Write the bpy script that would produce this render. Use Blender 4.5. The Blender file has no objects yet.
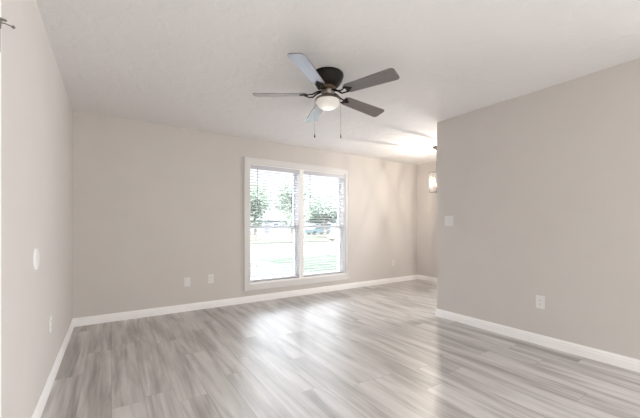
import bpy, bmesh, math, random
from mathutils import Vector, Matrix
random.seed(7)
R = math.radians
S = bpy.context.scene
COL = S.collection

# ------------------------------------------------------------------ camera
cam_d = bpy.data.cameras.new('camera')
cam = bpy.data.objects.new('camera', cam_d); COL.objects.link(cam)
cam_d.sensor_width = 36.0
cam_d.lens = 316.0 / 640.0 * 36.0
cam_d.shift_y = 17.0 / 640.0
cam_d.clip_start = 0.02
cam_d.clip_end = 400
cam.location = (0, 0, 1.135)
cam.rotation_euler = (R(90), 0, R(-33.4))
S.camera = cam

# ------------------------------------------------------------------ world, lamps, exposure
# overcast sky: pale haze along the horizon, much brighter cloud higher up
SKY_LOW, SKY_HIGH = 1.2, 19.0
w = bpy.data.worlds.new('overcast_sky'); S.world = w; w.use_nodes = True
wt = w.node_tree; bg = wt.nodes['Background']
wg = wt.nodes.new('ShaderNodeTexCoord'); ws = wt.nodes.new('ShaderNodeSeparateXYZ'); wm = wt.nodes.new('ShaderNodeMapRange')
wm.interpolation_type = 'SMOOTHSTEP'
wm.inputs['From Min'].default_value = 0.17; wm.inputs['From Max'].default_value = 0.42
wm.inputs['To Min'].default_value = SKY_LOW; wm.inputs['To Max'].default_value = SKY_HIGH
wt.links.new(wg.outputs['Generated'], ws.inputs[0]); wt.links.new(ws.outputs['Z'], wm.inputs['Value']); wt.links.new(wm.outputs[0], bg.inputs['Strength'])
bg.inputs[0].default_value = (0.90, 0.94, 1.0, 1)

def area(name, loc, rot, sx, sy, power, color):
    d = bpy.data.lights.new(name, 'AREA'); d.shape = 'RECTANGLE'; d.size = sx; d.size_y = sy
    d.energy = power; d.color = color
    o = bpy.data.objects.new(name, d); COL.objects.link(o); o.location = loc; o.rotation_euler = rot
    return o
# fill lamps added outside the added rear, kitchen and dining windows
area('added_fill_rear', (1.75, -5.30, 1.35), (R(90), 0, 0), 3.0, 1.9, 88, (1.0, 0.975, 0.945))
area('added_fill_kitchen', (5.75, -3.00, 1.35), (0, R(90), 0), 1.7, 2.4, 345, (0.955, 0.98, 1.0))
area('added_fill_dining', (5.75, 2.95, 1.35), (0, R(90), 0), 1.5, 0.9, 30, (1.0, 0.98, 0.96))

S.view_settings.view_transform = 'Standard'
S.view_settings.look = 'None'
S.view_settings.gamma = 1
S.view_settings.exposure = 0.57
S.view_settings.use_curve_mapping = False
S.cycles.max_bounces = 10
S.cycles.diffuse_bounces = 6
S.cycles.transparent_max_bounces = 16
S.cycles.sample_clamp_indirect = 6

# ------------------------------------------------------------------ materials
def new_mat(name):
    m = bpy.data.materials.new(name); m.use_nodes = True
    nt = m.node_tree; b = nt.nodes['Principled BSDF']
    return m, nt, b
def link(nt, a, b): nt.links.new(a, b)
def nd(nt, typ, **kw):
    n = nt.nodes.new(typ)
    for k, v in kw.items(): setattr(n, k, v)
    return n
def mth(nt, op, a, b=None, c=None):
    n = nt.nodes.new('ShaderNodeMath'); n.operation = op
    for i, v in enumerate((a, b, c)):
        if v is None: continue
        if isinstance(v, (int, float)): n.inputs[i].default_value = v
        else: nt.links.new(v, n.inputs[i])
    return n.outputs[0]
def simple(name, col, rough=0.5, metal=0.0, var=0.04, nscale=12.0, bump=0.0, bscale=200.0, spec=0.5, coat=0.0):
    m, nt, b = new_mat(name)
    tc = nd(nt, 'ShaderNodeTexCoord')
    n = nd(nt, 'ShaderNodeTexNoise'); n.inputs['Scale'].default_value = nscale; n.inputs['Detail'].default_value = 3
    link(nt, tc.outputs['Object'], n.inputs['Vector'])
    r = nd(nt, 'ShaderNodeValToRGB')
    r.color_ramp.elements[0].position = 0.3; r.color_ramp.elements[1].position = 0.7
    r.color_ramp.elements[0].color = tuple(c * (1 - var) for c in col) + (1,)
    r.color_ramp.elements[1].color = tuple(min(1, c * (1 + var)) for c in col) + (1,)
    link(nt, n.outputs['Fac'], r.inputs[0]); link(nt, r.outputs[0], b.inputs['Base Color'])
    b.inputs['Roughness'].default_value = rough; b.inputs['Metallic'].default_value = metal
    b.inputs['Specular IOR Level'].default_value = spec
    b.inputs['Coat Weight'].default_value = coat
    if bump:
        n2 = nd(nt, 'ShaderNodeTexNoise'); n2.inputs['Scale'].default_value = bscale; n2.inputs['Detail'].default_value = 3
        link(nt, tc.outputs['Object'], n2.inputs['Vector'])
        bp = nd(nt, 'ShaderNodeBump'); bp.inputs['Strength'].default_value = bump; bp.inputs['Distance'].default_value = 0.004
        link(nt, n2.outputs['Fac'], bp.inputs['Height']); link(nt, bp.outputs[0], b.inputs['Normal'])
    return m
M = {}
M['wall'] = simple('greige_wall_paint', (0.605, 0.564, 0.532), 0.75, var=0.012, nscale=3, bump=0.10, bscale=90, spec=0.3)
M['trim'] = simple('white_trim_paint', (0.89, 0.87, 0.855), 0.38, var=0.01, nscale=5)
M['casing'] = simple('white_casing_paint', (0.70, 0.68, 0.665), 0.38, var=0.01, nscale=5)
M['vinyl'] = simple('white_window_vinyl', (0.78, 0.78, 0.79), 0.4, var=0.01)
M['black_metal'] = simple('matte_black_lantern_metal', (0.045, 0.042, 0.04), 0.5, var=0.06, nscale=40, spec=0.3)
M['plate'] = simple('white_plastic_plate', (0.73, 0.71, 0.69), 0.35, var=0.01)
M['slot'] = simple('dark_socket_slot', (0.06, 0.055, 0.05), 0.6)
M['bronze'] = simple('oil_rubbed_bronze', (0.014, 0.011, 0.009), 0.42, metal=0.0, var=0.15, nscale=30, spec=0.12)
M['pewter'] = simple('brushed_pewter', (0.21, 0.18, 0.155), 0.34, metal=0.9, var=0.1, nscale=40)
M['copper'] = simple('antique_copper', (0.33, 0.22, 0.15), 0.32, metal=0.9, var=0.12, nscale=30)
M['nickel'] = simple('brushed_nickel', (0.20, 0.18, 0.16), 0.4, metal=0.7, var=0.06, nscale=40)
M['slat'] = simple('white_faux_wood_slat', (0.60, 0.60, 0.63), 0.5, var=0.01)
M['cord'] = simple('white_blind_cord', (0.75, 0.75, 0.75), 0.8)
M['wand'] = simple('grey_tilt_wand', (0.12, 0.12, 0.12), 0.35)
M['candle'] = simple('cream_candle_sleeve', (0.75, 0.70, 0.62), 0.5)

# ceiling: hand-trowelled, low relief
m, nt, b = new_mat('textured_white_ceiling')
tc = nd(nt, 'ShaderNodeTexCoord')
n1 = nd(nt, 'ShaderNodeTexNoise'); n1.inputs['Scale'].default_value = 7; n1.inputs['Detail'].default_value = 4; n1.inputs['Distortion'].default_value = 0.6
r1 = nd(nt, 'ShaderNodeValToRGB'); r1.color_ramp.elements[0].position = 0.44; r1.color_ramp.elements[1].position = 0.58
link(nt, tc.outputs['Object'], n1.inputs['Vector']); link(nt, n1.outputs['Fac'], r1.inputs[0])
n2 = nd(nt, 'ShaderNodeTexNoise'); n2.inputs['Scale'].default_value = 55; n2.inputs['Detail'].default_value = 3
link(nt, tc.outputs['Object'], n2.inputs['Vector'])
hsum = mth(nt, 'ADD', r1.outputs[0], mth(nt, 'MULTIPLY', n2.outputs['Fac'], 0.45))
bp = nd(nt, 'ShaderNodeBump'); bp.inputs['Strength'].default_value = 0.28; bp.inputs['Distance'].default_value = 0.006
link(nt, hsum, bp.inputs['Height']); link(nt, bp.outputs[0], b.inputs['Normal'])
b.inputs['Base Color'].default_value = (0.80, 0.776, 0.765, 1); b.inputs['Roughness'].default_value = 0.85
b.inputs['Specular IOR Level'].default_value = 0.25
M['ceiling'] = m

# floor: grey weathered-oak vinyl planks, long side along Y
m, nt, b = new_mat('grey_oak_vinyl_plank')
tc = nd(nt, 'ShaderNodeTexCoord'); sx = nd(nt, 'ShaderNodeSeparateXYZ'); link(nt, tc.outputs['Object'], sx.inputs[0])
PW, PL = 0.18, 1.22
X, Y = sx.outputs['X'], sx.outputs['Y']
xr = mth(nt, 'DIVIDE', X, PW); row = mth(nt, 'FLOOR', xr); fx = mth(nt, 'FRACT', xr)
wn = nd(nt, 'ShaderNodeTexWhiteNoise', noise_dimensions='1D'); link(nt, row, wn.inputs['W'])
yr = mth(nt, 'ADD', mth(nt, 'DIVIDE', Y, PL), mth(nt, 'MULTIPLY', wn.outputs['Value'], 7.0))
pid = mth(nt, 'FLOOR', yr); fy = mth(nt, 'FRACT', yr)
cv = nd(nt, 'ShaderNodeCombineXYZ'); link(nt, row, cv.inputs[0]); link(nt, pid, cv.inputs[1])
wp = nd(nt, 'ShaderNodeTexWhiteNoise', noise_dimensions='3D'); link(nt, cv.outputs[0], wp.inputs['Vector'])
rnd = wp.outputs['Value']
# grain coordinates: stretched along the plank, shifted per plank
def grain(kx, ky, det, dist):
    c = nd(nt, 'ShaderNodeCombineXYZ')
    link(nt, mth(nt, 'ADD', mth(nt, 'MULTIPLY', X, kx), mth(nt, 'MULTIPLY', rnd, 37.0)), c.inputs[0])
    link(nt, mth(nt, 'ADD', mth(nt, 'MULTIPLY', Y, ky), mth(nt, 'MULTIPLY', rnd, 91.0)), c.inputs[1])
    n = nd(nt, 'ShaderNodeTexNoise'); n.inputs['Scale'].default_value = 1.0
    n.inputs['Detail'].default_value = det; n.inputs['Distortion'].default_value = dist
    link(nt, c.outputs[0], n.inputs['Vector']); return n.outputs['Fac']
g1 = grain(13, 1.1, 3, 0.7); g2 = grain(60, 2.2, 4, 0.3); g3 = grain(6.0, 0.9, 3, 0.8)
mixv = mth(nt, 'ADD', mth(nt, 'MULTIPLY', g1, 0.52), mth(nt, 'ADD', mth(nt, 'MULTIPLY', g2, 0.18), mth(nt, 'MULTIPLY', g3, 0.34)))
mixv = mth(nt, 'ADD', mixv, mth(nt, 'MULTIPLY', mth(nt, 'SUBTRACT', rnd, 0.5), 0.08))
rp = nd(nt, 'ShaderNodeValToRGB'); link(nt, mixv, rp.inputs[0])
e = rp.color_ramp.elements
e[0].position = 0.30; e[0].color = (0.15, 0.133, 0.121, 1)
e[1].position = 0.70; e[1].color = (0.66, 0.63, 0.605, 1)
x1 = e.new(0.43); x1.color = (0.33, 0.303, 0.283, 1)
x2 = e.new(0.56); x2.color = (0.53, 0.50, 0.475, 1)
# seams
sxm = mth(nt, 'LESS_THAN', mth(nt, 'MINIMUM', fx, mth(nt, 'SUBTRACT', 1.0, fx)), 0.010)
sym = mth(nt, 'LESS_THAN', mth(nt, 'MINIMUM', fy, mth(nt, 'SUBTRACT', 1.0, fy)), 0.0016)
seam = mth(nt, 'MAXIMUM', sxm, sym)
mx = nd(nt, 'ShaderNodeMix', data_type='RGBA'); link(nt, mth(nt, 'MULTIPLY', seam, 0.40), mx.inputs[0])
link(nt, rp.outputs[0], mx.inputs[6]); mx.inputs[7].default_value = (0.10, 0.09, 0.085, 1)
link(nt, mx.outputs[2], b.inputs['Base Color'])
nb = nd(nt, 'ShaderNodeTexNoise'); nb.inputs['Scale'].default_value = 11; nb.inputs['Detail'].default_value = 6
link(nt, tc.outputs['Object'], nb.inputs['Vector'])
rg = mth(nt, 'ADD', 0.33, mth(nt, 'MULTIPLY', nb.outputs['Fac'], 0.14)); link(nt, rg, b.inputs['Roughness'])
hh = mth(nt, 'SUBTRACT', mth(nt, 'ADD', mth(nt, 'MULTIPLY', nb.outputs['Fac'], 0.8), mth(nt, 'MULTIPLY', g2, 0.25)), mth(nt, 'MULTIPLY', seam, 0.5))
bp = nd(nt, 'ShaderNodeBump'); bp.inputs['Strength'].default_value = 0.36; bp.inputs['Distance'].default_value = 0.004
link(nt, hh, bp.inputs['Height']); link(nt, bp.outputs[0], b.inputs['Normal'])
b.inputs['IOR'].default_value = 2.3
M['floor'] = m

# thin clear glass
m, nt, b = new_mat('clear_glass')
out = nt.nodes['Material Output']; nt.nodes.remove(b)
tr = nd(nt, 'ShaderNodeBsdfTransparent'); tr.inputs[0].default_value = (0.96, 0.975, 0.975, 1)
gl = nd(nt, 'ShaderNodeBsdfGlossy'); gl.inputs['Roughness'].default_value = 0.02
fr = nd(nt, 'ShaderNodeFresnel'); fr.inputs[0].default_value = 1.3
mi = nd(nt, 'ShaderNodeMixShader'); link(nt, fr.outputs[0], mi.inputs[0]); link(nt, tr.outputs[0], mi.inputs[1]); link(nt, gl.outputs[0], mi.inputs[2])
link(nt, mi.outputs[0], out.inputs[0]); M['glass'] = m

m, nt, b = new_mat('clear_bulb_glass')
out = nt.nodes['Material Output']; nt.nodes.remove(b)
tr = nd(nt, 'ShaderNodeBsdfTransparent'); gl = nd(nt, 'ShaderNodeBsdfGlossy'); gl.inputs['Roughness'].default_value = 0.05
mi = nd(nt, 'ShaderNodeMixShader'); mi.inputs[0].default_value = 0.03
link(nt, tr.outputs[0], mi.inputs[1]); link(nt, gl.outputs[0], mi.inputs[2]); link(nt, mi.outputs[0], out.inputs[0]); M['bulb'] = m

# fan blade: dark walnut laminate, satin gloss
m, nt, b = new_mat('walnut_blade_laminate')
tc = nd(nt, 'ShaderNodeTexCoord'); mp = nd(nt, 'ShaderNodeMapping'); mp.inputs['Scale'].default_value = (2.0, 45, 10)
link(nt, tc.outputs['Object'], mp.inputs[0])
n = nd(nt, 'ShaderNodeTexNoise'); n.inputs['Scale'].default_value = 2; n.inputs['Detail'].default_value = 4; link(nt, mp.outputs[0], n.inputs['Vector'])
r = nd(nt, 'ShaderNodeValToRGB'); r.color_ramp.elements[0].position = 0.35; r.color_ramp.elements[1].position = 0.7
r.color_ramp.elements[0].color = (0.048, 0.032, 0.033, 1); r.color_ramp.elements[1].color = (0.085, 0.064, 0.064, 1)
link(nt, n.outputs['Fac'], r.inputs[0]); link(nt, r.outputs[0], b.inputs['Base Color'])
b.inputs['Roughness'].default_value = 0.28; b.inputs['IOR'].default_value = 2.05
b.inputs['Coat Weight'].default_value = 1.0; b.inputs['Coat Roughness'].default_value = 0.15; b.inputs['Coat IOR'].default_value = 1.6
M['blade'] = m

def emis(name, col, strength, base=(0.9, 0.88, 0.84)):
    m, nt, b = new_mat(name)
    b.inputs['Base Color'].default_value = base + (1,); b.inputs['Roughness'].default_value = 0.35
    lw = nd(nt, 'ShaderNodeTexNoise'); lw.inputs['Scale'].default_value = 6
    b.inputs['Emission Color'].default_value = col + (1,)
    link(nt, mth(nt, 'ADD', strength * 0.95, mth(nt, 'MULTIPLY', lw.outputs['Fac'], strength * 0.1)), b.inputs['Emission Strength'])
    return m
m, nt, b = new_mat('frosted_white_glass')
out = nt.nodes['Material Output']
tl = nd(nt, 'ShaderNodeBsdfTranslucent'); tl.inputs[0].default_value = (0.88, 0.86, 0.83, 1)
b.inputs['Base Color'].default_value = (0.52, 0.50, 0.475, 1); b.inputs['Roughness'].default_value = 0.25
nz = nd(nt, 'ShaderNodeTexNoise'); nz.inputs['Scale'].default_value = 60
mi = nd(nt, 'ShaderNodeMixShader'); link(nt, mth(nt, 'ADD', 0.47, mth(nt, 'MULTIPLY', nz.outputs['Fac'], 0.06)), mi.inputs[0])
link(nt, b.outputs[0], mi.inputs[1]); link(nt, tl.outputs[0], mi.inputs[2]); link(nt, mi.outputs[0], out.inputs[0])
M['bowl'] = m

# outside
M['lawn'] = simple('mown_lawn', (0.024, 0.033, 0.021), 0.95, var=0.35, nscale=1.2, bump=0.5, bscale=40, spec=0.1)
M['drygrass'] = simple('far_dry_lawn', (0.048, 0.049, 0.036), 0.95, var=0.3, nscale=0.25, spec=0.1)
M['concrete'] = simple('pale_concrete', (0.042, 0.042, 0.045), 0.9, var=0.06, nscale=2, spec=0.2)
M['drive'] = simple('grey_driveway', (0.021, 0.021, 0.025), 0.9, var=0.08, nscale=2, spec=0.2)
M['bark'] = simple('grey_bark', (0.16, 0.14, 0.12), 0.95, var=0.3, nscale=8, bump=0.6, bscale=30)
M['leaf'] = simple('olive_leaf', (0.13, 0.16, 0.115), 0.8, var=0.4, nscale=1.5, spec=0.2)
M['leaf_pale'] = simple('pale_green_leaf', (0.18, 0.215, 0.17), 0.8, var=0.35, nscale=1.5, spec=0.2)
M['siding'] = simple('pale_house_siding', (0.16, 0.16, 0.175), 0.8, var=0.04)
M['shingle'] = simple('grey_roof_shingle', (0.10, 0.10, 0.115), 0.9, var=0.15, nscale=3)
M['darkglass'] = simple('dark_house_glass', (0.05, 0.06, 0.07), 0.15)
M['carpaint'] = simple('teal_grey_car_paint', (0.07, 0.10, 0.11), 0.3, metal=0.2, coat=0.5)
M['tyre'] = simple('black_tyre', (0.02, 0.02, 0.02), 0.9)
M['mailbox'] = simple('dark_grey_mailbox_metal', (0.16, 0.16, 0.175), 0.5, metal=0.3)
M['post'] = simple('weathered_wood_post', (0.20, 0.17, 0.14), 0.9, var=0.2)

# ------------------------------------------------------------------ mesh helpers
def bx(bm, x0, x1, y0, y1, z0, z1, mat=None, bev=0.0):
    r = bmesh.ops.create_cube(bm, size=1)
    vs = r['verts']
    T = Matrix.Translation(((x0 + x1) / 2, (y0 + y1) / 2, (z0 + z1) / 2)) @ Matrix.Diagonal((x1 - x0, y1 - y0, z1 - z0, 1))
    bmesh.ops.transform(bm, matrix=T, verts=vs)
    if bev:
        es = list({e for v in vs for e in v.link_edges})
        r = bmesh.ops.bevel(bm, geom=es, offset=bev, segments=2, affect='EDGES', profile=0.5)
        vs = list({v for f in r['faces'] for v in f.verts} | {v for v in vs if v.is_valid})
    if mat is not None: bmesh.ops.transform(bm, matrix=mat, verts=[v for v in vs if v.is_valid])
    return bm
def tube(bm, pts, r, seg=10, caps=True):
    pts = [Vector(p) for p in pts]; rings = []
    rr = r if isinstance(r, (list, tuple)) else [r] * len(pts)
    for i, p in enumerate(pts):
        t = (pts[min(i + 1, len(pts) - 1)] - pts[max(i - 1, 0)]).normalized()
        up = Vector((0, 0, 1)) if abs(t.z) < 0.9 else Vector((1, 0, 0))
        a = t.cross(up).normalized(); c = t.cross(a).normalized()
        rings.append([bm.verts.new(p + (a * math.cos(2 * math.pi * k / seg) + c * math.sin(2 * math.pi * k / seg)) * rr[i]) for k in range(seg)])
    for A, B in zip(rings, rings[1:]):
        for k in range(seg): bm.faces.new((A[k], A[(k + 1) % seg], B[(k + 1) % seg], B[k]))
    if caps:
        bm.faces.new(rings[0][::-1]); bm.faces.new(rings[-1])
    return bm
def lathe(bm, prof, seg=40, at=(0, 0, 0)):
    at = Vector(at); rings = []
    for (r, z) in prof:
        if r < 1e-6: rings.append([bm.verts.new(at + Vector((0, 0, z)))])
        else: rings.append([bm.verts.new(at + Vector((r * math.cos(2 * math.pi * k / seg), r * math.sin(2 * math.pi * k / seg), z))) for k in range(seg)])
    for A, B in zip(rings, rings[1:]):
        if len(A) == 1 and len(B) == 1: continue
        for k in range(seg):
            k2 = (k + 1) % seg
            if len(A) == 1: bm.faces.new((A[0], B[k2], B[k]))
            elif len(B) == 1: bm.faces.new((A[k], A[k2], B[0]))
            else: bm.faces.new((A[k], A[k2], B[k2], B[k]))
    return bm
def prism(bm, outline, z0, z1, mat=None):
    a = [bm.verts.new((x, y, z0)) for x, y in outline]; c = [bm.verts.new((x, y, z1)) for x, y in outline]
    bm.faces.new(a[::-1]); bm.faces.new(c); n = len(a)
    for i in range(n): bm.faces.new((a[i], a[(i + 1) % n], c[(i + 1) % n], c[i]))
    if mat is not None: bmesh.ops.transform(bm, matrix=mat, verts=a + c)
    return bm
def ball(bm, p, r, sc=(1, 1, 1), u=14, v=9):
    q = bmesh.ops.create_uvsphere(bm, u_segments=u, v_segments=v, radius=r)
    bmesh.ops.transform(bm, matrix=Matrix.Translation(p) @ Matrix.Diagonal(tuple(sc) + (1,)), verts=q['verts']); return bm
def B(): return bmesh.new()
def obj(name, bm, mat, parent=None, smooth=False, loc=None):
    bmesh.ops.recalc_face_normals(bm, faces=bm.faces[:])
    me = bpy.data.meshes.new(name); bm.to_mesh(me); bm.free(); me.materials.append(mat)
    if smooth:
        for p in me.polygons: p.use_smooth = True
        me.set_sharp_from_angle(angle=R(40))
    o = bpy.data.objects.new(name, me); COL.objects.link(o)
    if parent: o.parent = parent
    if loc: o.location = loc
    return o
def tag(o, label=None, cat=None, group=None, kind=None):
    if label: o['label'] = label
    if cat: o['category'] = cat
    if group: o['group'] = group
    if kind: o['kind'] = kind
    return o
def empty(name, loc=(0, 0, 0), rz=0):
    o = bpy.data.objects.new(name, None); COL.objects.link(o); o.location = loc; o.rotation_euler = (0, 0, rz); return o
def struct(name, bm, mat, label, cat, parent=None):
    return tag(obj(name, bm, mat, parent), label, cat, None, 'structure')

# ------------------------------------------------------------------ room shell
XL, XP, XD = -0.366, 3.425, 5.455       # left wall, partition face, dining wall
YB, YR, YC, YP = 4.50, -5.00, 2.515, 0.25   # window wall, rear wall, partition ends
H = 2.44
T = 0.20
WX0, WX1, WZ0, WZ1 = 1.715, 3.505, 0.265, 2.065   # window opening
DY0, DY1, DZ = -0.20, 1.56, 2.06                  # double door opening in left wall
KY0, KY1, KZ0, KZ1 = -4.20, -1.80, 0.55, 2.15      # opening of the added kitchen window
NY0, NY1 = 2.45, 3.45                              # opening of the added dining window
RX0, RX1, RZ0, RZ1 = 0.35, 3.10, 0.45, 2.15       # opening of the added rear window

struct('floor', bx(B(), XL - T, XD + T, YR - T, YB + T, -0.10, 0), M['floor'], 'grey weathered oak vinyl plank floor running towards the window wall', 'floor')
struct('ceiling', bx(B(), XL - T, XD + T, YR - T, YB + T, H, H + 0.1), M['ceiling'], 'white hand-textured ceiling above the whole room', 'ceiling')
b = B(); bx(b, XL - T, WX0, YB, YB + T, 0, H); bx(b, WX1, XD + T, YB, YB + T, 0, H); bx(b, WX0, WX1, YB, YB + T, 0, WZ0); bx(b, WX0, WX1, YB, YB + T, WZ1, H)
struct('wall_back', b, M['wall'], 'greige painted wall holding the wide blinded window', 'wall')
b = B(); bx(b, XL - T, XL, YR, DY0, 0, H); bx(b, XL - T, XL, DY1, YB, 0, H); bx(b, XL - T, XL, DY0, DY1, DZ, H)
struct('wall_left', b, M['wall'], 'long pale wall with the round blank plate on it', 'wall')
struct('wall_right', bx(B(), XP, XP + 0.115, YP, YC, 0, H), M['wall'], 'greige partition wall carrying the light switch, ending before the dining area', 'wall')
b = B(); bx(b, XD, XD + T, YR, KY0, 0, H); bx(b, XD, XD + T, KY1, NY0, 0, H); bx(b, XD, XD + T, NY1, YB, 0, H)
for (q0, q1) in ((KY0, KY1), (NY0, NY1)): bx(b, XD, XD + T, q0, q1, 0, KZ0); bx(b, XD, XD + T, q0, q1, KZ1, H)
struct('wall_dining', b, M['wall'], 'far side wall of the dining area behind the hanging lantern', 'wall')
b = B(); bx(b, XL - T, RX0, YR - T, YR, 0, H); bx(b, RX1, XD + T, YR - T, YR, 0, H); bx(b, RX0, RX1, YR - T, YR, 0, RZ0); bx(b, RX0, RX1, YR - T, YR, RZ1, H)
struct('wall_rear', b, M['wall'], 'greige wall behind the camera with a broad window added for light', 'wall')

BP = [(0, 0), (0.015, 0), (0.015, 0.060), (0.012, 0.066), (0.012, 0.080), (0.007, 0.086), (0.005, 0.095), (0, 0.095)]
def baseboard(name, p, q, nrm, label):
    """profile swept along the straight run p-q; nrm points into the room"""
    bm = B(); p = Vector(p); q = Vector(q); n = Vector(nrm)
    A = [bm.verts.new((p.x + n.x * d, p.y + n.y * d, z)) for d, z in BP]
    C = [bm.verts.new((q.x + n.x * d, q.y + n.y * d, z)) for d, z in BP]
    k = len(BP)
    for i in range(k): bm.faces.new((A[i], A[(i + 1) % k], C[(i + 1) % k], C[i]))
    bm.faces.new(A); bm.faces.new(C[::-1])
    struct(name, bm, M['trim'], label, 'baseboard')
baseboard('baseboard_back', (XL, YB), (XD, YB), (0, -1), 'white baseboard along the foot of the window wall')
baseboard('baseboard_left', (XL, 1.65), (XL, YB), (1, 0), 'white baseboard along the pale wall with the round plate')
baseboard('baseboard_right', (XP, YP), (XP, YC), (-1, 0), 'white baseboard along the partition wall under the light switch')
baseboard('baseboard_end', (XP - 0.015, YC), (XP + 0.13, YC), (0, 1), 'short white baseboard return at the partition end')
baseboard('baseboard_partition', (XP + 0.115, YP), (XP + 0.115, YC), (1, 0), 'white baseboard on the dining side of the partition')
baseboard('baseboard_dining', (XD, YR), (XD, YB), (-1, 0), 'white baseboard on the far dining wall')
baseboard('baseboard_rear', (XL, YR), (XD, YR), (0, 1), 'white baseboard along the rear wall')

# ------------------------------------------------------------------ window_1 : twin double-hung with picture-frame casing
def casing(bm, x0, x1, z0, z1, wd, y0, y1):
    """four mitred boards with a raised outer bead, lying against the wall between y0 (room) and y1"""
    for (a0, a1, c0, c1) in ((x0, x0 + wd, z0, z1), (x1 - wd, x1, z0, z1), (x0 + wd, x1 - wd, z0, z0 + wd), (x0 + wd, x1 - wd, z1 - wd, z1)):
        bx(bm, a0, a1, y0 + 0.006, y1, c0, c1)
    o = 0.018
    for (a0, a1, c0, c1) in ((x0, x0 + o, z0, z1), (x1 - o, x1, z0, z1), (x0 + o, x1 - o, z0, z0 + o), (x0 + o, x1 - o, z1 - o, z1)):
        bx(bm, a0, a1, y0, y0 + 0.006, c0, c1)
    return bm
win = tag(empty('window_1', (2.61, YB, WZ0)), 'wide white twin window with four sashes in the back wall', 'window', None, 'structure')
inv = Matrix.Translation((-2.61, -YB, -WZ0))
def wobj(name, bm, mat, par, smooth=False):
    if par is win: bmesh.ops.transform(bm, matrix=inv, verts=bm.verts[:])
    return obj(name, bm, mat, par, smooth)
wobj('casing', casing(B(), WX0 - 0.088, WX1 + 0.088, WZ0 - 0.088, WZ1 + 0.088, 0.088, YB - 0.020, YB), M['casing'], win)
b = B()
bx(b, WX0, WX0 + 0.012, YB, YB + 0.19, WZ0, WZ1); bx(b, WX1 - 0.012, WX1, YB, YB + 0.19, WZ0, WZ1)
bx(b, WX0, WX1, YB, YB + 0.19, WZ1 - 0.012, WZ1); bx(b, WX0, WX1, YB - 0.012, YB + 0.19, WZ0, WZ0 + 0.030)
wobj('jamb_lining', b, M['trim'], win)
MX0, MX1 = 2.560, 2.640
wobj('mullion', bx(B(), MX0, MX1, YB - 0.008, YB + 0.19, WZ0 + 0.03, WZ1 - 0.012), M['trim'], win)
ZM = 1.125
def sash(x0, x1, z0, z1, y):
    f = 0.034; bm = B()
    bx(bm, x0, x0 + f, y, y + 0.035, z0, z1); bx(bm, x1 - f, x1, y, y + 0.035, z0, z1)
    bx(bm, x0 + f, x1 - f, y, y + 0.035, z0, z0 + f); bx(bm, x0 + f, x1 - f, y, y + 0.035, z1 - f * 0.8, z1)
    s = wobj('sash', bm, M['vinyl'], win)
    g = B(); bx(g, x0 + f, x1 - f, y + 0.014, y + 0.018, z0 + f, z1 - f * 0.8)
    bmesh.ops.transform(g, matrix=inv, verts=g.verts[:])
    obj('glass_pane', g, M['glass'], s)
for (x0, x1) in ((WX0 + 0.012, MX0), (MX1, WX1 - 0.012)):
    sash(x0, x1, WZ0 + 0.030, ZM + 0.02, YB + 0.090)
    sash(x0, x1, ZM - 0.02, WZ1 - 0.012, YB + 0.130)

# ------------------------------------------------------------------ blinds
def blind(x0, x1, wandx, label, wand_len):
    zt, zb = WZ1 - 0.014, WZ0 + 0.034
    yc = YB + 0.045
    root = tag(empty('window_blind', ((x0 + x1) / 2, yc, zt)), label, 'blind', 'open white slatted blinds inside the window')
    o = Vector(((x0 + x1) / 2, yc, zt))
    def P(name, bm, mat, par=root, smooth=False):
        bmesh.ops.transform(bm, matrix=Matrix.Translation(-o), verts=bm.verts[:]); return obj(name, bm, mat, par, smooth)
    bm = B(); bx(bm, x0, x1, YB - 0.004, YB + 0.008, zt - 0.066, zt, bev=0.002); bx(bm, x0, x1, YB + 0.008, yc + 0.03, zt - 0.045, zt)
    P('headrail', bm, M['slat'])
    bm = B(); n = 38; z0 = zb + 0.050; dz = (zt - 0.085 - z0) / (n - 1)
    for k in range(n):
        mat = Matrix.Translation(((x0 + x1) / 2, yc, z0 + k * dz)) @ Matrix.Rotation(R(TILT), 4, 'X')
        bx(bm, -(x1 - x0) / 2 + 0.004, (x1 - x0) / 2 - 0.004, -0.024, 0.024, -0.0020, 0.0020, mat)
    P('slats', bm, M['slat'])
    P('bottom_rail', bx(B(), x0 + 0.004, x1 - 0.004, yc - 0.025, yc + 0.025, zb + 0.004, zb + 0.024, bev=0.003), M['slat'])
    for f in (0.14, 0.86):
        xx = x0 + (x1 - x0) * f; bm = B()
        for yy in (yc - 0.026, yc + 0.026): tube(bm, [(xx, yy, zb + 0.02), (xx, yy, zt - 0.05)], 0.0011, 5)
        P('ladder_cord', bm, M['cord'])
    bm = B(); tube(bm, [(wandx, YB - 0.012, zt - 0.055), (wandx, YB - 0.014, zt - 0.055 - wand_len)], [0.0045, 0.0055], 8)
    tube(bm, [(wandx, YB + 0.01, zt - 0.05), (wandx, YB - 0.012, zt - 0.055)], 0.003, 6)
    P('tilt_wand', bm, M['wand'], smooth=True)
TILT = -4.0
blind(WX0 + 0.016, MX0 - 0.004, 1.835, 'white slatted blind in the pane nearer the two low wall plates', 0.56)
blind(MX1 + 0.004, WX1 - 0.016, 2.760, 'white slatted blind in the pane nearer the dining area', 0.56)

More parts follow.
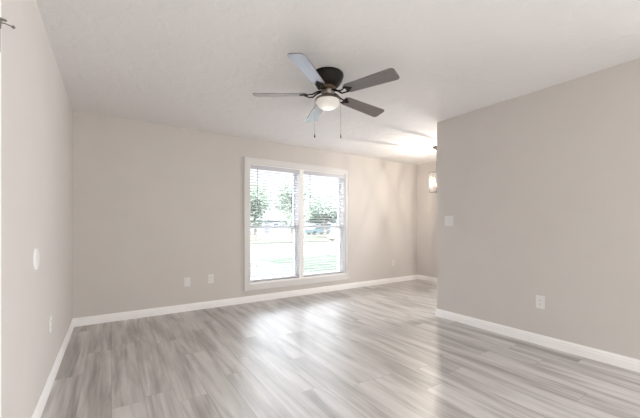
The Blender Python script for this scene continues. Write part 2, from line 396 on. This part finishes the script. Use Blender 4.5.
# ------------------------------------------------------------------ double door in left wall, made solid against daylight; windows added for fill light (outside the frame)
door = tag(empty('door_1', (XL, 0.3, 0)), 'white panelled double door in the pale wall, made solid to keep daylight out', 'door', None, 'structure')
def dobj(name, bm, mat, par):
    bmesh.ops.transform(bm, matrix=Matrix.Translation((-XL, -0.3, 0)), verts=bm.verts[:]); return obj(name, bm, mat, par)
b = B(); bx(b, XL, XL + 0.02, DY1, DY1 + 0.09, 0, DZ + 0.09); bx(b, XL, XL + 0.02, DY0 - 0.09, DY0, 0, DZ + 0.09); bx(b, XL, XL + 0.02, DY0, DY1, DZ, DZ + 0.09)
dobj('casing', b, M['trim'], door)
b = B(); bx(b, XL - T, XL, DY1 - 0.03, DY1, 0, DZ); bx(b, XL - T, XL, DY0, DY0 + 0.03, 0, DZ); bx(b, XL - T, XL, DY0, DY1, DZ - 0.03, DZ); bx(b, XL - T, XL, DY0 + 0.03, DY1 - 0.03, 0, 0.02)
dobj('door_frame', b, M['trim'], door)
for (y0, y1) in ((DY0 + 0.034, 0.678), (0.682, DY1 - 0.034)):
    x0, x1 = XL - 0.065, XL - 0.022; b = B(); f = 0.11; ya = y0 + f; yb = y1 - f; yc_ = (ya + yb) / 2
    bx(b, x0, x1, y0, ya, 0.024, DZ - 0.034); bx(b, x0, x1, yb, y1, 0.024, DZ - 0.034)
    bx(b, x0, x1, yc_ - 0.05, yc_ + 0.05, 0.26, 0.92); bx(b, x0, x1, yc_ - 0.05, yc_ + 0.05, 1.06, DZ - 0.16)
    for (c0, c1) in ((0.024, 0.26), (0.92, 1.06), (DZ - 0.16, DZ - 0.034)): bx(b, x0, x1, ya, yb, c0, c1)
    lf = dobj('door_leaf', b, M['trim'], door)
    b = B()
    for (p0, p1) in ((ya, yc_ - 0.05), (yc_ + 0.05, yb)):
        for (c0, c1) in ((0.26, 0.92), (1.06, DZ - 0.16)):
            bx(b, x0 + 0.012, x1 - 0.012, p0, p1, c0, c1); bx(b, x0 + 0.006, x1 - 0.004, p0 + 0.045, p1 - 0.045, c0 + 0.045, c1 - 0.045)
    dobj('door_panel', b, M['trim'], lf)
    yk = y1 - 0.06 if y1 < 0.9 else y0 + 0.06
    k = dobj('door_knob', tube(ball(B(), (x1 + 0.05, yk, 0.96), 0.027), [(x1, yk, 0.96), (x1 + 0.006, yk, 0.96), (x1 + 0.007, yk, 0.96), (x1 + 0.04, yk, 0.96)], [0.03, 0.03, 0.011, 0.011], 14), M['nickel'], lf)
rw = tag(empty('added_window_2', (1.7, YR, RZ0)), 'broad white framed window added for light in the rear wall', 'window', None, 'structure')  # unseen window, added to light the room from behind
def robj(name, bm, mat, par):
    bmesh.ops.transform(bm, matrix=Matrix.Translation((-1.7, -YR, -RZ0)), verts=bm.verts[:]); return obj(name, bm, mat, par)
b = B(); bmesh.ops.transform(casing(b, RX0 - 0.088, RX1 + 0.088, RZ0 - 0.088, RZ1 + 0.088, 0.088, -0.02, 0), matrix=Matrix.Translation((0, YR, 0)) @ Matrix.Diagonal((1, -1, 1, 1)), verts=b.verts[:])
robj('casing', b, M['trim'], rw)
b = B(); f = 0.05; xm = (RX0 + RX1) / 2
for (a0, a1, c0, c1) in ((RX0, RX0 + f, RZ0, RZ1), (RX1 - f, RX1, RZ0, RZ1), (xm - f / 2, xm + f / 2, RZ0 + f, RZ1 - f), (RX0 + f, RX1 - f, RZ0, RZ0 + f), (RX0 + f, RX1 - f, RZ1 - f, RZ1)):
    bx(b, a0, a1, YR - 0.14, YR - 0.08, c0, c1)
fr = robj('sash', b, M['vinyl'], rw)
for (a0, a1) in ((RX0 + f, xm - f / 2), (xm + f / 2, RX1 - f)):
    robj('glass_pane', bx(B(), a0, a1, YR - 0.113, YR - 0.107, RZ0 + f, RZ1 - f), M['glass'], fr)

def added_side_window(name, y0, y1, label):  # unseen windows, added so fill light enters from the side
    kw = tag(empty(name, (XD, (y0 + y1) / 2, KZ0)), label, 'window', None, 'structure')
    def kobj(nm, bm, mat, par):
        bmesh.ops.transform(bm, matrix=Matrix.Translation((-XD, -(y0 + y1) / 2, -KZ0)), verts=bm.verts[:]); return obj(nm, bm, mat, par)
    b = B(); casing(b, y0 - 0.088, y1 + 0.088, KZ0 - 0.088, KZ1 + 0.088, 0.088, -0.02, 0)
    bmesh.ops.transform(b, matrix=Matrix.Translation((XD, 0, 0)) @ Matrix(((0, 1, 0, 0), (1, 0, 0, 0), (0, 0, 1, 0), (0, 0, 0, 1))), verts=b.verts[:])
    kobj('casing', b, M['trim'], kw)
    b = B(); f = 0.05; ym = (y0 + y1) / 2
    for (a0, a1, c0, c1) in ((y0, y0 + f, KZ0, KZ1), (y1 - f, y1, KZ0, KZ1), (ym - f / 2, ym + f / 2, KZ0 + f, KZ1 - f), (y0 + f, y1 - f, KZ0, KZ0 + f), (y0 + f, y1 - f, KZ1 - f, KZ1)):
        bx(b, XD + 0.08, XD + 0.14, a0, a1, c0, c1)
    fr = kobj('sash', b, M['vinyl'], kw)
    for (a0, a1) in ((y0 + f, ym - f / 2), (ym + f / 2, y1 - f)):
        kobj('glass_pane', bx(B(), XD + 0.107, XD + 0.113, a0, a1, KZ0 + f, KZ1 - f), M['glass'], fr)
added_side_window('added_window_3', KY0, KY1, 'broad white framed window added for light in the kitchen end of the dining wall')
added_side_window('added_window_4', NY0, NY1, 'white framed window added for light in the dining wall beside the hanging lantern')

# ------------------------------------------------------------------ curtain bracket on the door casing
br = tag(empty('curtain_bracket', (XL + 0.02, 1.615, 1.83)), 'small dark metal curtain bracket with a ball screw on the door casing', 'bracket')
obj('back_plate', bx(B(), 0, 0.004, -0.010, 0.008, -0.055, 0.050, bev=0.0015), M['nickel'], br)
obj('rod_cradle', tube(tube(B(), [(0.003, 0, 0.066), (0.022, 0, 0.064)], [0.005, 0.004]), [(0.003, 0, 0.03), (0.005, 0, 0.062)], 0.004), M['nickel'], br, True)
s = obj('arm', tube(B(), [(0.003, 0, 0.052), (0.018, 0, 0.053), (0.036, 0.004, 0.050)], 0.0022), M['nickel'], br, True)
obj('ball_screw', ball(B(), (0.039, 0.004, 0.049), 0.0058), M['nickel'], s, True)

# ------------------------------------------------------------------ wall plates.  local frame: plate lies in XZ, room side is -Y
def screw(par, x, z, y=-0.0065):
    q = B(); lathe(q, [(0, 0.0015), (0.0025, 0.0012), (0.0032, 0)], 10)
    bmesh.ops.transform(q, matrix=Matrix.Translation((x, y, z)) @ Matrix.Rotation(R(90), 4, 'X'), verts=q.verts[:])
    obj('screw', q, M['plate'], par, True)
def plate(bm, wd, ht):
    bx(bm, -wd / 2, wd / 2, -0.006, 0, -ht / 2, ht / 2, bev=0.0025); return bm
def outlet(loc, rz, label, group=None):
    o = tag(empty('wall_outlet', loc, rz), label, 'outlet', group)
    p = obj('cover_plate', plate(B(), 0.074, 0.122), M['plate'], o)
    for s in (1, -1):
        bm = B()
        pts = [(0.0168 * max(-1, min(1, 1.25 * math.cos(a))), 0.0145 * math.sin(a)) for a in [2 * math.pi * k / 24 for k in range(24)]]
        prism(bm, pts, 0, 0.003, Matrix.Translation((0, -0.006, s * 0.0195)) @ Matrix.Rotation(R(90), 4, 'X'))
        rcp = obj('receptacle', bm, M['plate'], o)
        bm = B()
        for xx in (-0.0062, 0.0062): bx(bm, xx - 0.001, xx + 0.001, -0.0094, -0.0088, s * 0.0195 - 0.001, s * 0.0195 + 0.007)
        tube(bm, [(0, -0.0094, s * 0.0195 - 0.0072), (0, -0.0088, s * 0.0195 - 0.0072)], 0.0023, 8)
        obj('slot', bm, M['slot'], rcp)
    screw(o, 0, 0)
    return o
outlet((1.150, YB, 0.400), 0, 'white double socket outlet on the back wall, nearer the window than the blank plate')
outlet((4.727, YB, 0.392), 0, 'white double socket outlet low on the back wall past the window in the dining area')
outlet((XP, 1.363, 0.407), R(-90), 'white double socket outlet low on the partition wall below and right of the switch')
outlet((XL, 2.93, 0.437), R(90), 'white double socket outlet low on the pale wall beneath the round plate')
o = tag(empty('blank_wall_plate', (0.842, YB, 0.387)), 'white rectangular cable plate on the back wall, farther from window than the outlet', 'wall plate')
obj('cover_plate', plate(B(), 0.078, 0.122), M['plate'], o)
bm = B(); lathe(bm, [(0, 0.010), (0.0035, 0.010), (0.0045, 0.008), (0.0045, 0.003), (0.007, 0.003), (0.007, 0)], 16)
bmesh.ops.transform(bm, matrix=Matrix.Translation((0, -0.006, 0)) @ Matrix.Rotation(R(90), 4, 'X'), verts=bm.verts[:])
obj('coax_jack', bm, M['plate'], o, True); screw(o, 0, 0.042); screw(o, 0, -0.042)
o = tag(empty('round_wall_plate', (XL, 2.425, 0.944), R(90)), 'white round blank cover plate at mid height on the pale wall', 'wall plate')
bm = B(); lathe(bm, [(0, 0.011), (0.050, 0.010), (0.060, 0.006), (0.0645, 0)], 48)
bmesh.ops.transform(bm, matrix=Matrix.Rotation(R(90), 4, 'X'), verts=bm.verts[:])
obj('cover_disc', bm, M['plate'], o, True)
screw(o, -0.028, 0, -0.0105); screw(o, 0.028, 0, -0.0105)
sw = tag(empty('light_switch', (XP, 2.343, 1.197), R(-90)), 'white two-gang light switch on the partition wall near its end', 'light switch')
obj('cover_plate', plate(B(), 0.116, 0.122), M['plate'], sw)
for xx in (-0.023, 0.023):
    obj('toggle', bx(bx(B(), xx - 0.005, xx + 0.005, -0.0075, -0.005, -0.012, 0.012), -0.0035, 0.0035, -0.012, 0, -0.004, 0.004, Matrix.Translation((xx, -0.005, 0.003)) @ Matrix.Rotation(R(25), 4, 'X')), M['plate'], sw)
    screw(sw, xx, 0.030); screw(sw, xx, -0.030)

# ------------------------------------------------------------------ ceiling fan
fan = tag(empty('ceiling_fan', (1.552, 2.232, H)), 'five-blade dark bronze ceiling fan with a lit frosted bowl light', 'ceiling fan')
bm = B(); lathe(bm, [(0, 0), (0.130, 0), (0.135, -0.006), (0.135, -0.028), (0.131, -0.034), (0.127, -0.050), (0.116, -0.074), (0.100, -0.096), (0.080, -0.110), (0, -0.110)])
obj('motor_housing', bm, M['bronze'], fan, True)
bm = B(); lathe(bm, [(0, -0.106), (0.062, -0.106), (0.066, -0.114), (0.066, -0.124), (0.056, -0.132), (0, -0.132)])
obj('motor_collar', bm, M['copper'], fan, True)
bm = B(); lathe(bm, [(0, -0.130), (0.055, -0.130), (0.060, -0.138), (0.060, -0.158), (0.052, -0.170), (0.048, -0.180), (0.055, -0.190), (0.080, -0.200), (0.102, -0.210), (0.107, -0.218), (0.107, -0.226), (0.100, -0.230), (0, -0.230)])
fit = obj('light_fitter', bm, M['pewter'], fan, True)
bm = B(); prof = [(0.098, -0.224), (0.101, -0.230), (0.102, -0.238)]
for k in range(1, 11):
    a = R(9 * k); prof.append((0.102 * math.cos(a), -0.238 - 0.066 * math.sin(a)))
prof[-1] = (0, prof[-1][1]); lathe(bm, prof); obj('glass_bowl', bm, M['bowl'], fan, True)
d = bpy.data.lights.new('fan_bulb_light', 'POINT'); d.energy = 0.2; d.color = (1.0, 0.96, 0.90); d.shadow_soft_size = 0.025
lo = bpy.data.objects.new('fan_bulb_light', d); COL.objects.link(lo); lo.location = (1.552, 2.232, H - 0.262)
ZBL = -0.172
for k in range(5):
    ang = R((0.6, 72.0, 145.6, 215.2, 288.0)[k]); droop = R((4.1, 3.4, 0.2, -2.0, 0.9)[k])
    Mz = Matrix.Rotation(ang, 4, 'Z')
    pitch = Matrix.Translation((0, 0, ZBL)) @ Matrix.Rotation(R(-12), 4, 'X')
    # outline along local +X, rounded tip, narrower root
    r0, r1, w0, w1 = 0.185, 0.640, 0.055, 0.070
    pts = [(r0, -w0 * 0.75), (r0 + 0.025, -w0)]
    pts += [(r1 - 0.028 + 0.028 * math.cos(a), -w1 + 0.028 + 0.028 * math.sin(a)) for a in (R(-90), R(-60), R(-30), 0)]
    pts += [(r1 - 0.028 + 0.028 * math.cos(a), w1 - 0.028 + 0.028 * math.sin(a)) for a in (0, R(30), R(60), R(90))]
    pts += [(r0 + 0.025, w0), (r0, w0 * 0.75)]
    bm = B(); prism(bm, pts, -0.003, 0.003, pitch)
    bl = obj('blade', bm, M['blade'], fan); bl.rotation_euler = (0, droop, ang)
    bm = B()
    # blade iron: two curled arms from the hub to a plate under the blade root
    for s in (1, -1):
        tube(bm, [(0.050, s * 0.010, -0.146), (0.095, s * 0.020, -0.160), (0.130, s * 0.030, -0.184), (0.165, s * 0.026, -0.186), (0.195, s * 0.030, ZBL - 0.008 - s * 0.0063)], [0.008, 0.007, 0.007, 0.006, 0.005], 8)
    prism(bm, [(0.175, -0.032), (0.200, -0.038), (0.222, -0.020), (0.248, 0), (0.222, 0.020), (0.200, 0.038), (0.175, 0.032), (0.195, 0)], -0.0075, -0.003, pitch)
    for p in ((0.200, -0.027), (0.200, 0.027), (0.232, 0)): ball(bm, pitch @ Vector((p[0], p[1], -0.008)), 0.005, u=8, v=6)
    bi = obj('blade_iron', bm, M['bronze'], fan, True); bi.rotation_euler = (0, droop, ang)
rv = Vector((0.8348, -0.5505, 0))
for s, zb in ((-0.112, -0.545), (0.112, -0.550)):
    p = rv * s
    bm = B(); tube(bm, [p * 0.90 + Vector((0, 0, -0.216)), p + Vector((0, 0, -0.222)), p + Vector((0, 0, -0.235)), p + Vector((0, 0, zb + 0.03))], 0.0013, 6)
    ch = obj('pull_chain', bm, M['pewter'], fan, True)
    bm = B(); lathe(bm, [(0, 0.034), (0.003, 0.032), (0.0045, 0.02), (0.006, 0.006), (0.004, 0), (0, 0)], 12, p + Vector((0, 0, zb)))
    obj('fob', bm, M['bronze'], ch, True)

# ------------------------------------------------------------------ lantern pendant over the dining area
LP = Vector((4.463, 3.285, H))
lan = tag(empty('lantern_pendant', LP), 'lit box lantern with crossed metal bars hanging in the dining area', 'pendant light')
bm = B(); lathe(bm, [(0, 0), (0.062, 0), (0.062, -0.012), (0.050, -0.030), (0.012, -0.040), (0.012, -0.060), (0, -0.060)], 28); obj('canopy', bm, M['nickel'], lan, True)
bm = B()
for k in range(13):      # oval chain links, alternately turned
    z = -0.068 - k * 0.0255; L = []
    for a in range(13):
        t_ = 2 * math.pi * a / 12; q = 0.009 * math.cos(t_); L.append((q, 0, z + 0.017 * math.sin(t_)) if k % 2 else (0, q, z + 0.017 * math.sin(t_)))
    tube(bm, L, 0.0018, 5, caps=False)
obj('chain', bm, M['black_metal'], lan, True)
h = 0.078; zt, zb = -0.425, -0.750
bm = B(); g = 0.0045
for z in (zt, zb):
    for s in (1, -1):
        bx(bm, -h - g, h + g, s * h - g, s * h + g, z - g, z + g); bx(bm, s * h - g, s * h + g, -h + g, h - g, z - g, z + g)
for s in (1, -1):
    for q in (1, -1): bx(bm, s * h - 0.003, s * h + 0.003, q * h - 0.003, q * h + 0.003, zb + g, zt - g)
obj('cage', bm, M['black_metal'], lan)
bm = B(); rr = 0.0036
for s in (1, -1):
    tube(bm, [(-h, s * h, zb), (h, s * h, zt)], rr, 6); tube(bm, [(h, s * h, zb), (-h, s * h, zt)], rr, 6)
    tube(bm, [(s * h, -h, zb), (s * h, h, zt)], rr, 6); tube(bm, [(s * h, h, zb), (s * h, -h, zt)], rr, 6)
obj('crossed_bars', bm, M['black_metal'], lan, True)
bm = B(); tube(bm, [(0, 0, -0.398), (0, 0, zt)], 0.005, 8)
bx(bm, -h, h, -0.004, 0.004, zt - 0.003, zt + 0.003); bx(bm, -0.004, 0.004, -h, h, zt - 0.003, zt + 0.003)
obj('stem', bm, M['black_metal'], lan)
bm = B(); bx(bm, -h, h, -0.004, 0.004, zb - 0.003, zb + 0.003); bx(bm, -0.004, 0.004, -h, h, zb - 0.003, zb + 0.003); tube(bm, [(0, 0, zb - 0.002), (0, 0, -0.668)], 0.005, 8)
obj('candle_holder', bm, M['black_metal'], lan)
for sgn in (-1, 1):
    c = Vector((0.021 * sgn, 0, 0))
    bm = B(); tube(bm, [(0, 0, -0.6690), c + Vector((0, 0, -0.6640)), c + Vector((0, 0, -0.6490))], 0.003, 6); lathe(bm, [(0, -0.6500), (0.012, -0.6500), (0.012, -0.6440), (0.0085, -0.6420), (0.0085, -0.6090), (0, -0.6090)], 12, c)
    cd = obj('candle', bm, M['candle'], lan, True)
    bm = B(); lathe(bm, [(0, -0.6090), (0.006, -0.6080), (0.0105, -0.5920), (0.009, -0.5740), (0.004, -0.5590), (0, -0.5540)], 12, c)
    obj('bulb', bm, M['bulb'], cd, True)
    d = bpy.data.lights.new('candle_bulb_light', 'POINT'); d.energy = 15; d.color = (1.0, 0.91, 0.80); d.shadow_soft_size = 0.001
    lo = bpy.data.objects.new('candle_bulb_light', d); COL.objects.link(lo); lo.location = LP + c + Vector((0, 0, -0.5800))

# ------------------------------------------------------------------ outside
GZ = -0.30
def ground(name, x0, x1, y0, y1, z, mat, label, cat):
    struct(name, bx(B(), x0, x1, y0, y1, z - 0.1, z), mat, label, cat)
ground('lawn', -40, 90, YB + T + 0.02, 13.0, GZ, M['lawn'], 'green front lawn between the window and the road', 'lawn')
ground('far_lawn', -40, 130, 24.5, 120, GZ, M['drygrass'], 'pale dry lawn on the far side of the road', 'lawn')
ground('road', -40, 130, 13.0, 24.5, GZ - 0.04, M['concrete'], 'pale concrete road crossing outside the window', 'road')
ground('driveway', -1.0, 5.2, YB + T + 0.6, 13.0, GZ + 0.02, M['drive'], 'pale concrete driveway outside the window', 'driveway')
ground('side_yard', XD + T + 0.02, 12.0, -12.0, YB + T + 0.02, GZ, M['drive'], 'paved strip between the dining wall and the added sky-blocking wall', 'ground')
struct('sky_blocker_wall', bx(B(), 8.2, 8.5, -12.0, 9.0, GZ, 6.2), M['siding'], 'tall pale siding wall added to block the sky beyond the dining windows', 'wall')  # unseen wall, added to keep bright sky out of the side windows
def at(px, d, z=0.0):
    t = (px - 320) / 316.0
    return Vector(((0.5505 + 0.8348 * t) * d, (0.8348 - 0.5505 * t) * d, z))

def tree(px, d, height, crown_r, crown_z, n, leaf, size, label, seed, squash=0.8, trunk_r=0.18, blobs=7):
    rg = random.Random(seed)
    t = tag(empty('tree', at(px, d, GZ)), label, 'tree', 'trees beyond the road')
    bm = B(); top = height * 0.8
    tube(bm, [(0, 0, -0.05), (0.05, 0.02, height * 0.25), (-0.04, 0.06, height * 0.5), (0.05, 0, top)], [trunk_r * 1.3, trunk_r, trunk_r * 0.7, trunk_r * 0.2], 9)
    C = []
    for k in range(blobs):
        a = rg.uniform(0, 6.28); q = crown_r * rg.uniform(0.2, 0.75)
        c = Vector((q * math.cos(a), q * math.sin(a), crown_z + rg.uniform(-0.55, 0.55) * crown_r * squash)); C.append(c)
        z0 = rg.uniform(0.3, 0.6) * height
        tube(bm, [(0, 0, min(z0, c.z - 0.2)), c * 0.5 + Vector((0, 0, 0.5 * min(z0, c.z))), c], [trunk_r * 0.45, trunk_r * 0.25, trunk_r * 0.08], 6)
    obj('trunk', bm, M['bark'], t, True)
    bm = B()
    for i in range(n):
        c = rg.choice(C); v = Vector((rg.gauss(0, 1), rg.gauss(0, 1), rg.gauss(0, 1))).normalized() * (crown_r * 0.48 * rg.random() ** 0.45)
        v.z *= squash; p = c + v
        u = Vector((rg.gauss(0, 1), rg.gauss(0, 1), rg.gauss(0, 1))).normalized(); q = u.orthogonal().normalized(); s = size * rg.uniform(0.6, 1.3)
        bm.faces.new([bm.verts.new(p + u * s), bm.verts.new(p + q * s * 0.5), bm.verts.new(p - u * s), bm.verts.new(p - q * s * 0.5)])
    obj('foliage', bm, leaf, t)
tree(255, 34, 6.6, 2.5, 3.9, 4200, M['leaf'], 0.15, 'tall airy olive green tree seen through the upper sash farthest from the dining area', 3, 1.15, 0.16, 12)
tree(292, 29, 6.2, 2.1, 3.6, 2200, M['leaf'], 0.15, 'thin sparse tree showing beside the window mullion', 5, 1.2, 0.13, 9)
tree(325, 41, 7.0, 3.6, 3.9, 6500, M['leaf_pale'], 0.18, 'broad rounded pale green tree behind the parked car', 8, 0.75, 0.22, 13)

def house(c, wd, dp, hh, roof, label):
    o = tag(empty('house', c), label, 'house')
    obj('wall', bx(B(), -wd / 2, wd / 2, 0, dp, 0, hh), M['siding'], o)
    bm = B(); e = 0.5
    v = [bm.verts.new(p) for p in ((-wd / 2 - e, -e, hh - 0.1), (wd / 2 + e, -e, hh - 0.1), (wd / 2 + e, dp + e, hh - 0.1), (-wd / 2 - e, dp + e, hh - 0.1), (-wd / 2 + dp * 0.4, dp / 2, hh + roof), (wd / 2 - dp * 0.4, dp / 2, hh + roof))]
    for f in ((0, 1, 5, 4), (2, 3, 4, 5), (1, 2, 5), (3, 0, 4), (3, 2, 1, 0)): bm.faces.new([v[i] for i in f])
    obj('roof', bm, M['shingle'], o)
    for x in (-wd * 0.32, wd * 0.02, wd * 0.30):
        f = obj('window', bx(bx(bx(bx(B(), x - 0.7, x - 0.62, -0.05, 0, 0.9, 2.1), x + 0.62, x + 0.7, -0.05, 0, 0.9, 2.1), x - 0.62, x + 0.62, -0.05, 0, 0.9, 0.98), x - 0.62, x + 0.62, -0.05, 0, 2.02, 2.1), M['vinyl'], o)
        obj('pane', bx(B(), x - 0.62, x + 0.62, -0.02, 0.0, 0.98, 2.02), M['darkglass'], f)
    obj('door', bx(B(), wd * 0.14 - 0.5, wd * 0.14 + 0.5, -0.03, 0, 0, 2.05), M['shingle'], o)
house(at(258, 62, GZ), 13, 9, 2.7, 1.8, 'low pale house with a grey hip roof behind the thin tree')
house(at(345, 66, GZ), 13, 9, 2.7, 1.7, 'low pale house with a grey hip roof behind the broad rounded tree')

car = tag(empty('parked_car', at(318, 54, GZ), R(4)), 'teal grey car parked across the road beneath the broad tree', 'car')
def yz_extrude(outline, w0, w1):
    bm = B(); a = [bm.verts.new((x, w0, z)) for x, z in outline]; c = [bm.verts.new((x, w1, z)) for x, z in outline]
    bm.faces.new(a); bm.faces.new(c[::-1]); n = len(a)
    for i in range(n): bm.faces.new((a[i], a[(i + 1) % n], c[(i + 1) % n], c[i]))
    return bm
obj('body', yz_extrude([(-2.1, 0.28), (2.1, 0.28), (2.15, 0.6), (2.0, 0.82), (1.15, 0.92), (0.55, 1.38), (-0.85, 1.42), (-1.55, 0.98), (-2.1, 0.9)], -0.85, 0.85), M['carpaint'], car)
obj('side_glass', yz_extrude([(0.95, 0.95), (0.50, 1.31), (-0.80, 1.34), (-1.30, 1.0)], -0.862, 0.862), M['darkglass'], car)
for x in (-1.35, 1.35):
    for y in (-0.80, 0.80):
        bm = B(); tube(bm, [(x, y - 0.1, 0.32), (x, y + 0.1, 0.32)], 0.32, 20); obj('wheel', bm, M['tyre'], car)

mb = tag(empty('mailbox', at(332, 15.6, GZ), R(0)), 'dark mailbox on a wooden post at the edge of the lawn', 'mailbox')
obj('post', bx(bx(B(), -0.05, 0.05, -0.05, 0.05, -0.05, 0.84), -0.05, 0.05, -0.30, 0.32, 0.74, 0.80), M['post'], mb)
pts = [(0.10 * math.cos(R(a)), 0.10 + 0.10 * math.sin(R(a))) for a in range(0, 181, 15)] + [(-0.10, 0), (0.10, 0)]
obj('box', prism(B(), pts, -0.25, 0.25, Matrix.Translation((0, 0, 0.80)) @ Matrix.Rotation(R(90), 4, 'Z') @ Matrix(((0, 0, 1, 0), (1, 0, 0, 0), (0, 1, 0, 0), (0, 0, 0, 1)))), M['mailbox'], mb)
